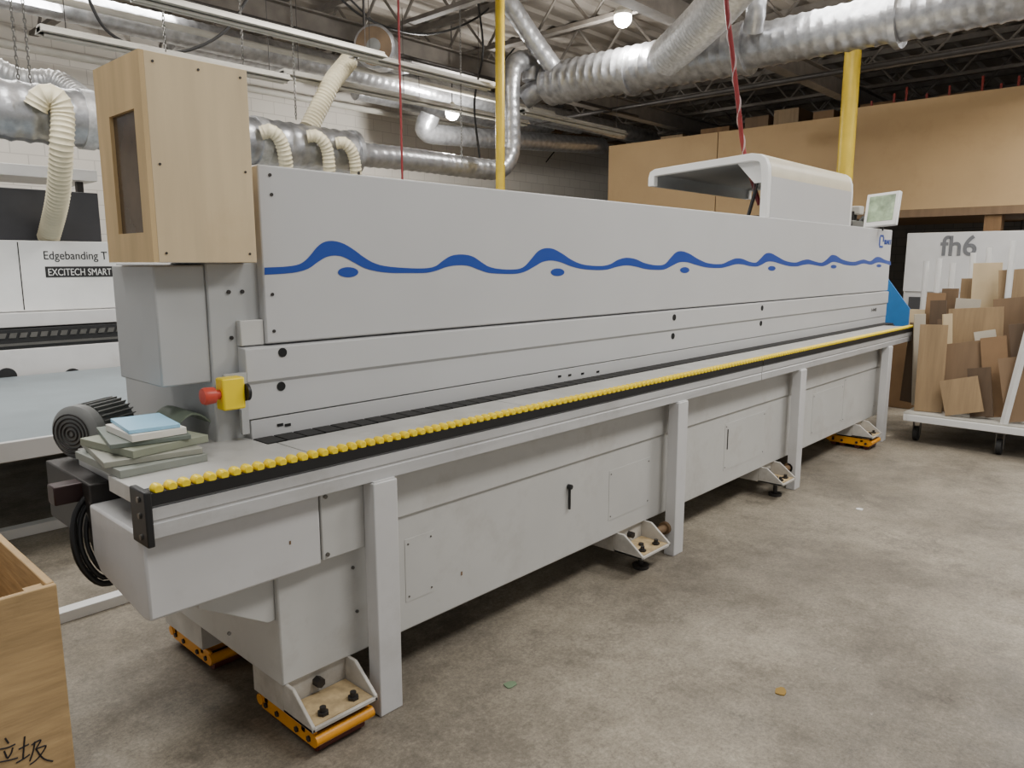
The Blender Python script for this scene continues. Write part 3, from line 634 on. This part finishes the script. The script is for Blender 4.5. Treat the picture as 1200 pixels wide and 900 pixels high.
tag(MB().cyl((b.x, 6.6, b.z-.4), (b.x, 6.6, 5.1), .012, 8).build('conduit_rod', DKRED), 'thin dark red rod hanging in front of the pipe beyond the manifold', 'rod')
ah = thing('air_hose', 'red and black air hose dropping from the ceiling into the raised hood', 'hose', (5.9, 2.9, 1.96))
pts = [PY(850, -60, 2.85), PY(851, 0, 2.85), PY(858, 60, 2.86), PY(866, 130, 2.87), PY(872, 178, 2.88), PY(890, 240, 2.75)]
P = resample(pts, .03); MB().tube(P, .018, 10).build('hose', DKRED, ah)
MB().tube([q+Vector((.012*math.sin(i*.6), .02*math.cos(i*.6), 0)) for i, q in enumerate(P)], .008, 6).build('cable', M('pale_cable', (170, 150, 150), .5), ah)
# ================================================================ ON MACHINE TOP
mo = thing('monitor', 'tilted white-framed monitor on top of the far end of the machine', 'monitor', (8.2, 2.66, 1.92))
R = Matrix.Rotation(.22, 3, 'Y') @ Matrix.Rotation(-.25, 3, 'Z')
a = PX(1034, 246, 8.15)
MB().obox(a, (.05, .34, .34), R).build('bezel', WHITE, mo, bevel=.008)
MB().obox(a+R @ Vector((-.027, 0, .01)), (.004, .27, .26), R).build('screen', M('green_screen', (150, 170, 140), .2, var=.5, scale=9), mo)
MB().cyl((a.x+.02, a.y, 1.92), (a.x+.03, a.y, a.z-.1), .02, 12).build('stand', DARK, mo)
va = thing('air_valve', 'small grey pneumatic valve unit left of the monitor on the machine top', 'valve', (7.65, 2.6, 1.92))
MB().box(7.5, 7.8, 2.52, 2.66, 1.94, 2.0).build('valve_block', SCREW, va, bevel=.005)
for x in (7.54, 7.62, 7.7): MB().cyl((x, 2.58, 2.0), (x, 2.58, 2.09), .03, 12).build('regulator', DARK, va)
MB().box(7.62, 7.74, 2.5, 2.62, 2.06, 2.14).build('gauge', FIXW, va, bevel=.01)
MB().tube(resample([(7.8, 2.58, 1.97), (7.9, 2.56, 2.05), (8.0, 2.6, 2.0), (8.1, 2.64, 1.93)], .02), .012, 8).build('tube', BLACK, va)
# ================================================================ MEZZANINE far right
mz = thing('mezzanine', 'plywood-clad storage loft in the right background', 'loft', (13.5, 4, 2.4))
for y0, y1 in ((4.42, 6.85), (6.866, 9.3)): MB().box(13, 13.02, y0, y1, 2.42, 3.97).build('plywood_panel', MDF, mz)
for y0, y1 in ((1.97, 4.41), (-.5, 1.955)): MB().box(12.93, 12.95, y0, y1, 2.42, 4.06).build('plywood_panel', MDF, mz)
MB().box(12.96, 15.5, -.5, 9.3, 2.3, 2.42).build('deck', TIMBER, mz)
MB().box(12.93, 13.02, -.5, 4.41, 2.30, 2.42).build('edge_beam', MDFD, mz)
q = PX(1163, 280, 13.1)
for (x, y) in ((13.1, q.y), (13.1, 5.5), (13.1, 8.9), (15.3, 2.2)): MB().box(x-.11, x+.11, y-.11, y+.11, 0, 2.3).build('post', TIMBER, mz)
LG = 'lumber on the loft'
LL = [(898, .45, .2, MDFD, 'brown timber block above the loft edge at the middle'), (932, .45, .26, OAKB, 'tall tan timber block above the loft edge, right of the brown one'),
      (850, .6, .1, TIMBER, 'low dark timber stack above the loft edge, left of the brown block'), (975, .35, .14, CARD, 'small cardboard-brown bundle above the loft edge just left of the yellow column'),
      (800, .5, .06, OAKB, 'flat tan plank bundle above the loft edge, left of the low dark stack'), (1035, .5, .16, TIMBER, 'dark timber bundle among the red clamps on the loft'), (1130, .6, .14, MDFD, 'brown plank stack among the red clamps nearer the right edge')]
for px, l, h, m_, lb in LL:
    p = PX(px, 135, 13.9); tag(MB().box(13.5, 14.4, p.y-l/2, p.y+l/2, 2.421, 4.05+h).build('lumber_pile', m_), lb, 'lumber', LG)
for i, px in enumerate((1022, 1048, 1062, 1086, 1112, 1150, 1172, 1192)):
    p = PX(px, 115, 13.2); nm = ['leftmost', 'second from left', 'third from left', 'fourth from left', 'fifth from left', 'third from right', 'second from right', 'rightmost'][i]
    tag(MB().box(13.185, 13.215, p.y-.015, p.y+.015, 2.421, 4.18+.07*(i % 3)).build('clamp_bar', REDC), 'red clamp bar standing above the loft edge, %s of eight' % nm, 'clamp', 'red clamps on the loft')
fm = thing('cabinet_machine', 'white machine cabinet with large grey lettering behind the board cart', 'machine', (11.7, 2.1, 0))
MB().box(11.02, 12.4, 1.1, 2.98, .15, 1.98).build('body', POSTG, fm, bevel=.02)
fpn = MB().box(11.0, 11.02, 1.1, 2.98, 1.22, 1.99).build('front_panel', GWHITE, fm, bevel=.005)
MB().box(11.05, 12.4, 1.15, 2.93, 0, .15).build('plinth', DARK, fm)
MB().box(11.005, 11.02, 1.2, 2.9, .3, 1.15).build('lower_opening', M('charcoal_opening', (60, 60, 62), .6), fm)
a = PX(1101, 300, 10.995); b = PX(1146, 275, 10.995); text_fit('fh6', 'lettering', TXTG, fpn, a, a.y-b.y, b.z-a.z, '-X', bold=.018)
rk = thing('storage_rack', 'dark storage rack under the loft at the right edge', 'rack', (17, 2, 0))
for y in (.2, 2.2, 4.2): MB().box(16.6, 16.7, y-.04, y+.04, 0, 2.2).build('upright', DARK, rk)
for z in (.5, 1.1, 1.7, 2.15): MB().box(16.6, 17.4, .2, 4.2, z, z+.05).build('shelf', TIMBER, rk)
for i in range(8):
    y = .5+i*.45; z = (.551, 1.151, 1.751)[i % 3]
    tag(MB().box(16.7, 17.2, y-.16, y+.16, z, z+.22+.1*(i % 2)).build('storage_box', [CARD, PALEB, MDFD][i % 3], bevel=.01), 'box on the dark storage rack under the loft, in shadow', 'box', 'boxes on the storage rack')
wl = PX(1194, 290, 15.0); wlg = thing('work_light', 'bright rectangular work light at the right edge under the loft', 'light', tuple(wl))
MB().box(wl.x, wl.x+.05, wl.y-.12, wl.y+.12, wl.z-.1, wl.z+.1).build('housing', DARK, wlg); MB().box(wl.x-.01, wl.x, wl.y-.1, wl.y+.1, wl.z-.08, wl.z+.08).build('lens', M('work_glow', (255, 250, 240), .5, emit=5, var=0), wlg)
MB().cyl((wl.x+.02, wl.y, wl.z+.1), (wl.x+.02, wl.y, 2.298), .012, 8).build('hanger', DARK, wlg)
o = MB().prism([(2.42, 0), (2.98, 0), (2.98, 1.35), (2.78, 1.42), (2.42, .95)], 'x', 9.6, 9.62).build('plastic_sheet', BLUEB); tag(o, 'bright blue sheet standing past the far end of the machine', 'sheet')
tag(MB().box(8.9, 9.3, 2.15, 2.55, 0, .78).build('cardboard_box', CARD, bevel=.01), 'brown cardboard box under the far end of the roller rail', 'box')
# ================================================================ BOARD CART
ct = thing('board_cart', 'white steel trolley on casters loaded with leaning boards', 'cart', (7.9, 1.2, 0))
mb = MB()
for y in (.45, 1.83): mb.box(7.2, 8.7, y-.03, y+.03, .20, .26)
for x in (7.22, 7.95, 8.68): mb.box(x-.03, x+.03, .45, 1.83, .20, .26)
mb.build('base_frame', WHITE, ct, bevel=.004)
MB().box(7.2, 8.7, .42, 1.86, .26, .275).build('deck', FIXW, ct)
for x in (7.23, 8.6):
    m = MB(); m.tube([(x, 1.10, .27), (x, .93, 1.62)], .03, 4); m.tube([(x, .76, .27), (x, .93, 1.62)], .03, 4); m.build('upright', WHITE, ct)
MB().box(7.23, 8.6, .91, .95, 1.6, 1.64).build('top_bar', WHITE, ct)
for (px, yt, X) in ((1086, 306, 8.5), (1101, 303, 8.5), (1117, 308, 8.55), (1141, 296, 8.55), (1160, 290, 8.5), (1188, 282, 7.9)):
    a = PX(px, yt, X); MB().cyl((X, a.y, .27), (X, a.y, a.z), .026, 10).build('pole', WHITE, ct)
for (x, y) in ((7.28, 1.12), (7.36, 1.78), (8.6, 1.78), (8.6, .5)):
    c = MB(); c.box(x-.04, x+.04, y-.04, y+.04, .185, .2)
    for d in (-.028, .028): c.box(x-.02, x+.025, y+d-.003, y+d+.003, .05, .19)
    o = c.build('caster', SCREW, ct)
    MB().lathe((x, y-.022, .068), (0, 1, 0), [(0, .05), (.004, .066), (.04, .066), (.044, .05)], 20).build('wheel', RUBBER, o)
BG = 'boards on the trolley'
DKB = M('dark_walnut_board', (88, 70, 52), .6, var=.15, scale=4, stretch=(3, 6, .5))
BD = [(1062,1086,378,7.74,DKB,.06,.00,-.5,'dark walnut board at the left end of the trolley'),
 (1078,1112,380,7.34,OAKB,.07,.02,.15,'tall tan board standing second from the left on the trolley front'),
 (1084,1106,343,7.95,CARD,.05,-.03,.3,'tall cardboard-brown board behind the tan one near the trolley left'),
 (1102,1124,338,8.06,MDFD,.05,.03,-.4,'thin brown board right of the tall cardboard-brown one'),
 (1112,1182,362,7.60,OAKB,.10,.09,-.1,'wide oak veneer board in the middle of the trolley, tallest of the front row'),
 (1101,1160,404,7.46,MDFD,.12,.20,.1,'large tilted brown board in front of the wide oak board'),
 (1104,1152,446,7.26,OAKB,.15,.26,.05,'tilted light oak board lowest at the front of the trolley'),
 (1142,1178,308,8.16,PLY,.04,.03,.1,'tall pale plywood board behind the oak board'),
 (1116,1146,350,7.98,PALEB,.05,-.05,.2,'grey-white board peeking above the oak board'),
 (1154,1188,396,7.40,CARD,.12,.20,-.2,'cardboard-brown board right of the oak board by the white upright'),
 (1176,1222,316,7.92,OAKB,.06,.08,.1,'tall tan board behind the white upright at right'),
 (1170,1212,350,7.70,MDFD,.10,.14,-.1,'wide brown board leaning at right edge beside the white upright'),
 (1066,1092,362,8.24,PLY,.03,.0,.2,'pale plywood strip at the back left of the trolley'),
 (1126,1152,326,8.34,OAKB,.03,.02,-.2,'tall oak panel at the back middle of the trolley'),
 (1075,1086,368,7.62,PALEB,.05,.03,.8,'thin pale edge-on board between the dark walnut and tan boards'),
 (1110,1119,368,7.52,PLY,.06,.05,.9,'thin plywood strip edge-on left of the wide oak board'),
 (1190,1232,380,7.42,DKB,.12,.16,.1,'dark walnut board at the right edge in front of the tan board'),
 (1164,1200,324,8.26,DKB,.04,.06,.1,'dark walnut board at the back right, left of the tall tan board'),
 (1152,1178,388,7.52,PALEB,.1,.2,.3,'narrow pale board tilted beside the wide oak board'),
 (1196,1230,326,8.06,PLY,.05,.04,.2,'tall pale plywood board at the extreme right edge'),
 (1104,1136,374,7.68,DKB,.08,.12,.2,'dark walnut board peeking from behind the wide oak board on its left'),
 (1136,1166,432,7.33,DKB,.13,.18,-.1,'dark walnut board tilted between the light oak and cardboard-brown boards'),
 (1092,1112,352,7.80,DKB,.06,.05,.1,'dark walnut board between the tall tan board and the wide oak board, at the back'),
 (1176,1206,420,7.28,MDFD,.13,.2,.1,'brown offcut at the front beside the white upright')]
for (x0, x1, yt, X, mt, lean, roll, rz, lb) in BD:
    a = PX(x0, yt, X); b = PX(x1, yt, X); h = a.z-.28; w = (a.y-b.y)/max(.35, math.cos(rz))*.95
    Rm = Matrix.Rotation(rz, 3, 'Z') @ Matrix.Rotation(lean, 3, 'Y') @ Matrix.Rotation(-roll, 3, 'X')
    hh = h/ math.cos(lean)
    zlow = min((Rm @ Vector((sx*.008, sy*w/2, -hh/2))).z for sx in (-1, 1) for sy in (-1, 1))
    c = Vector((X+math.sin(lean)*hh/2, (a.y+b.y)/2, .277-zlow))
    o = MB().obox(c, (.016, w, hh), Rm).build('board', mt, bevel=.001); tag(o, lb, 'board', BG)
# ================================================================ FLOOR DEBRIS
def scrap(px, py, r, mat, label, cat):
    p = PZ(px, py, 0); mb = MB(); n = 9
    poly = [(p.x+r*random.uniform(.6, 1.1)*math.cos(k*2*math.pi/n), p.y+r*random.uniform(.5, 1.0)*math.sin(k*2*math.pi/n)) for k in range(n)]
    tag(mb.prism(poly, 'z', 0, .004).build('scrap', mat, smooth=False), label, cat)
scrap(1007, 597, .03, WHITE, 'small white scrap on the floor in front of the far posts', 'scrap')
scrap(915, 811, .035, M('ochre_scrap', (140, 112, 50), .8), 'ochre dry leaf-like scrap on the open floor', 'scrap')
scrap(598, 803, .03, M('green_mark', (112, 132, 104), .9), 'faint green scrap on the floor in front of the base', 'scrap')
# ================================================================ LIGHT
w = bpy.data.worlds.new('world'); bpy.context.scene.world = w; w.use_nodes = True
w.node_tree.nodes['Background'].inputs[0].default_value = (.98, .985, 1, 1); w.node_tree.nodes['Background'].inputs[1].default_value = .44
def area(x, y, z, p, sx=1.6, sy=.9, col=(1, .98, .945), up=False):
    L = bpy.data.lights.new('ceiling_area', 'AREA'); L.energy = p; L.shape = 'RECTANGLE'; L.size = sx; L.size_y = sy; L.color = col
    o = bpy.data.objects.new('ceiling_area', L); C.objects.link(o); o.location = (x, y, z)
    if up: o.rotation_euler = (math.pi, 0, 0)
area(2.6, -.6, 4.4, 115); area(5.4, -.2, 4.4, 155); area(-.6, 1.2, 4.4, 50); area(9.0, .2, 4.4, 120)
area(1.0, 5.6, 4.4, 100); area(4.2, 5.4, 4.4, 90); area(7.6, 2.9, 4.42, 60); area(10.8, .6, 4.45, 130)
area(2.5, 8.9, 4.46, 150, 3, .6); area(.5, 3.6, 4.4, 80)  # the wide one is an unseen extra, added to brighten the back wall
area(3.0, 5.0, 4.1, 140, up=True); area(7.0, 1.6, 4.0, 180, up=True); area(9.5, .8, 4.0, 170, up=True); area(2.0, 8.5, 4.1, 140, up=True); area(5.0, 3.4, 4.0, 150, up=True)  # unseen up-facing lights, added only to brighten the roof deck and joists
L = bpy.data.lights.new('under_table_fill', 'POINT'); L.energy = 30; L.shadow_soft_size = .1; L.color = (1, .95, .86)  # unseen fill light added beneath the blue-grey table to brighten the floor
o = bpy.data.objects.new('under_table_fill', L); C.objects.link(o); o.location = (-1.0, 5.3, .45)
# ================================================================ CAMERA
cd = bpy.data.cameras.new('camera'); cd.sensor_width = 36; cd.lens = F_PX/1200*36; cd.clip_start = .05
co = bpy.data.objects.new('camera', cd); C.objects.link(co); co.location = CAM
co.rotation_euler = (math.pi/2-TH, 0, -math.atan2(HS, HC)); bpy.context.scene.camera = co
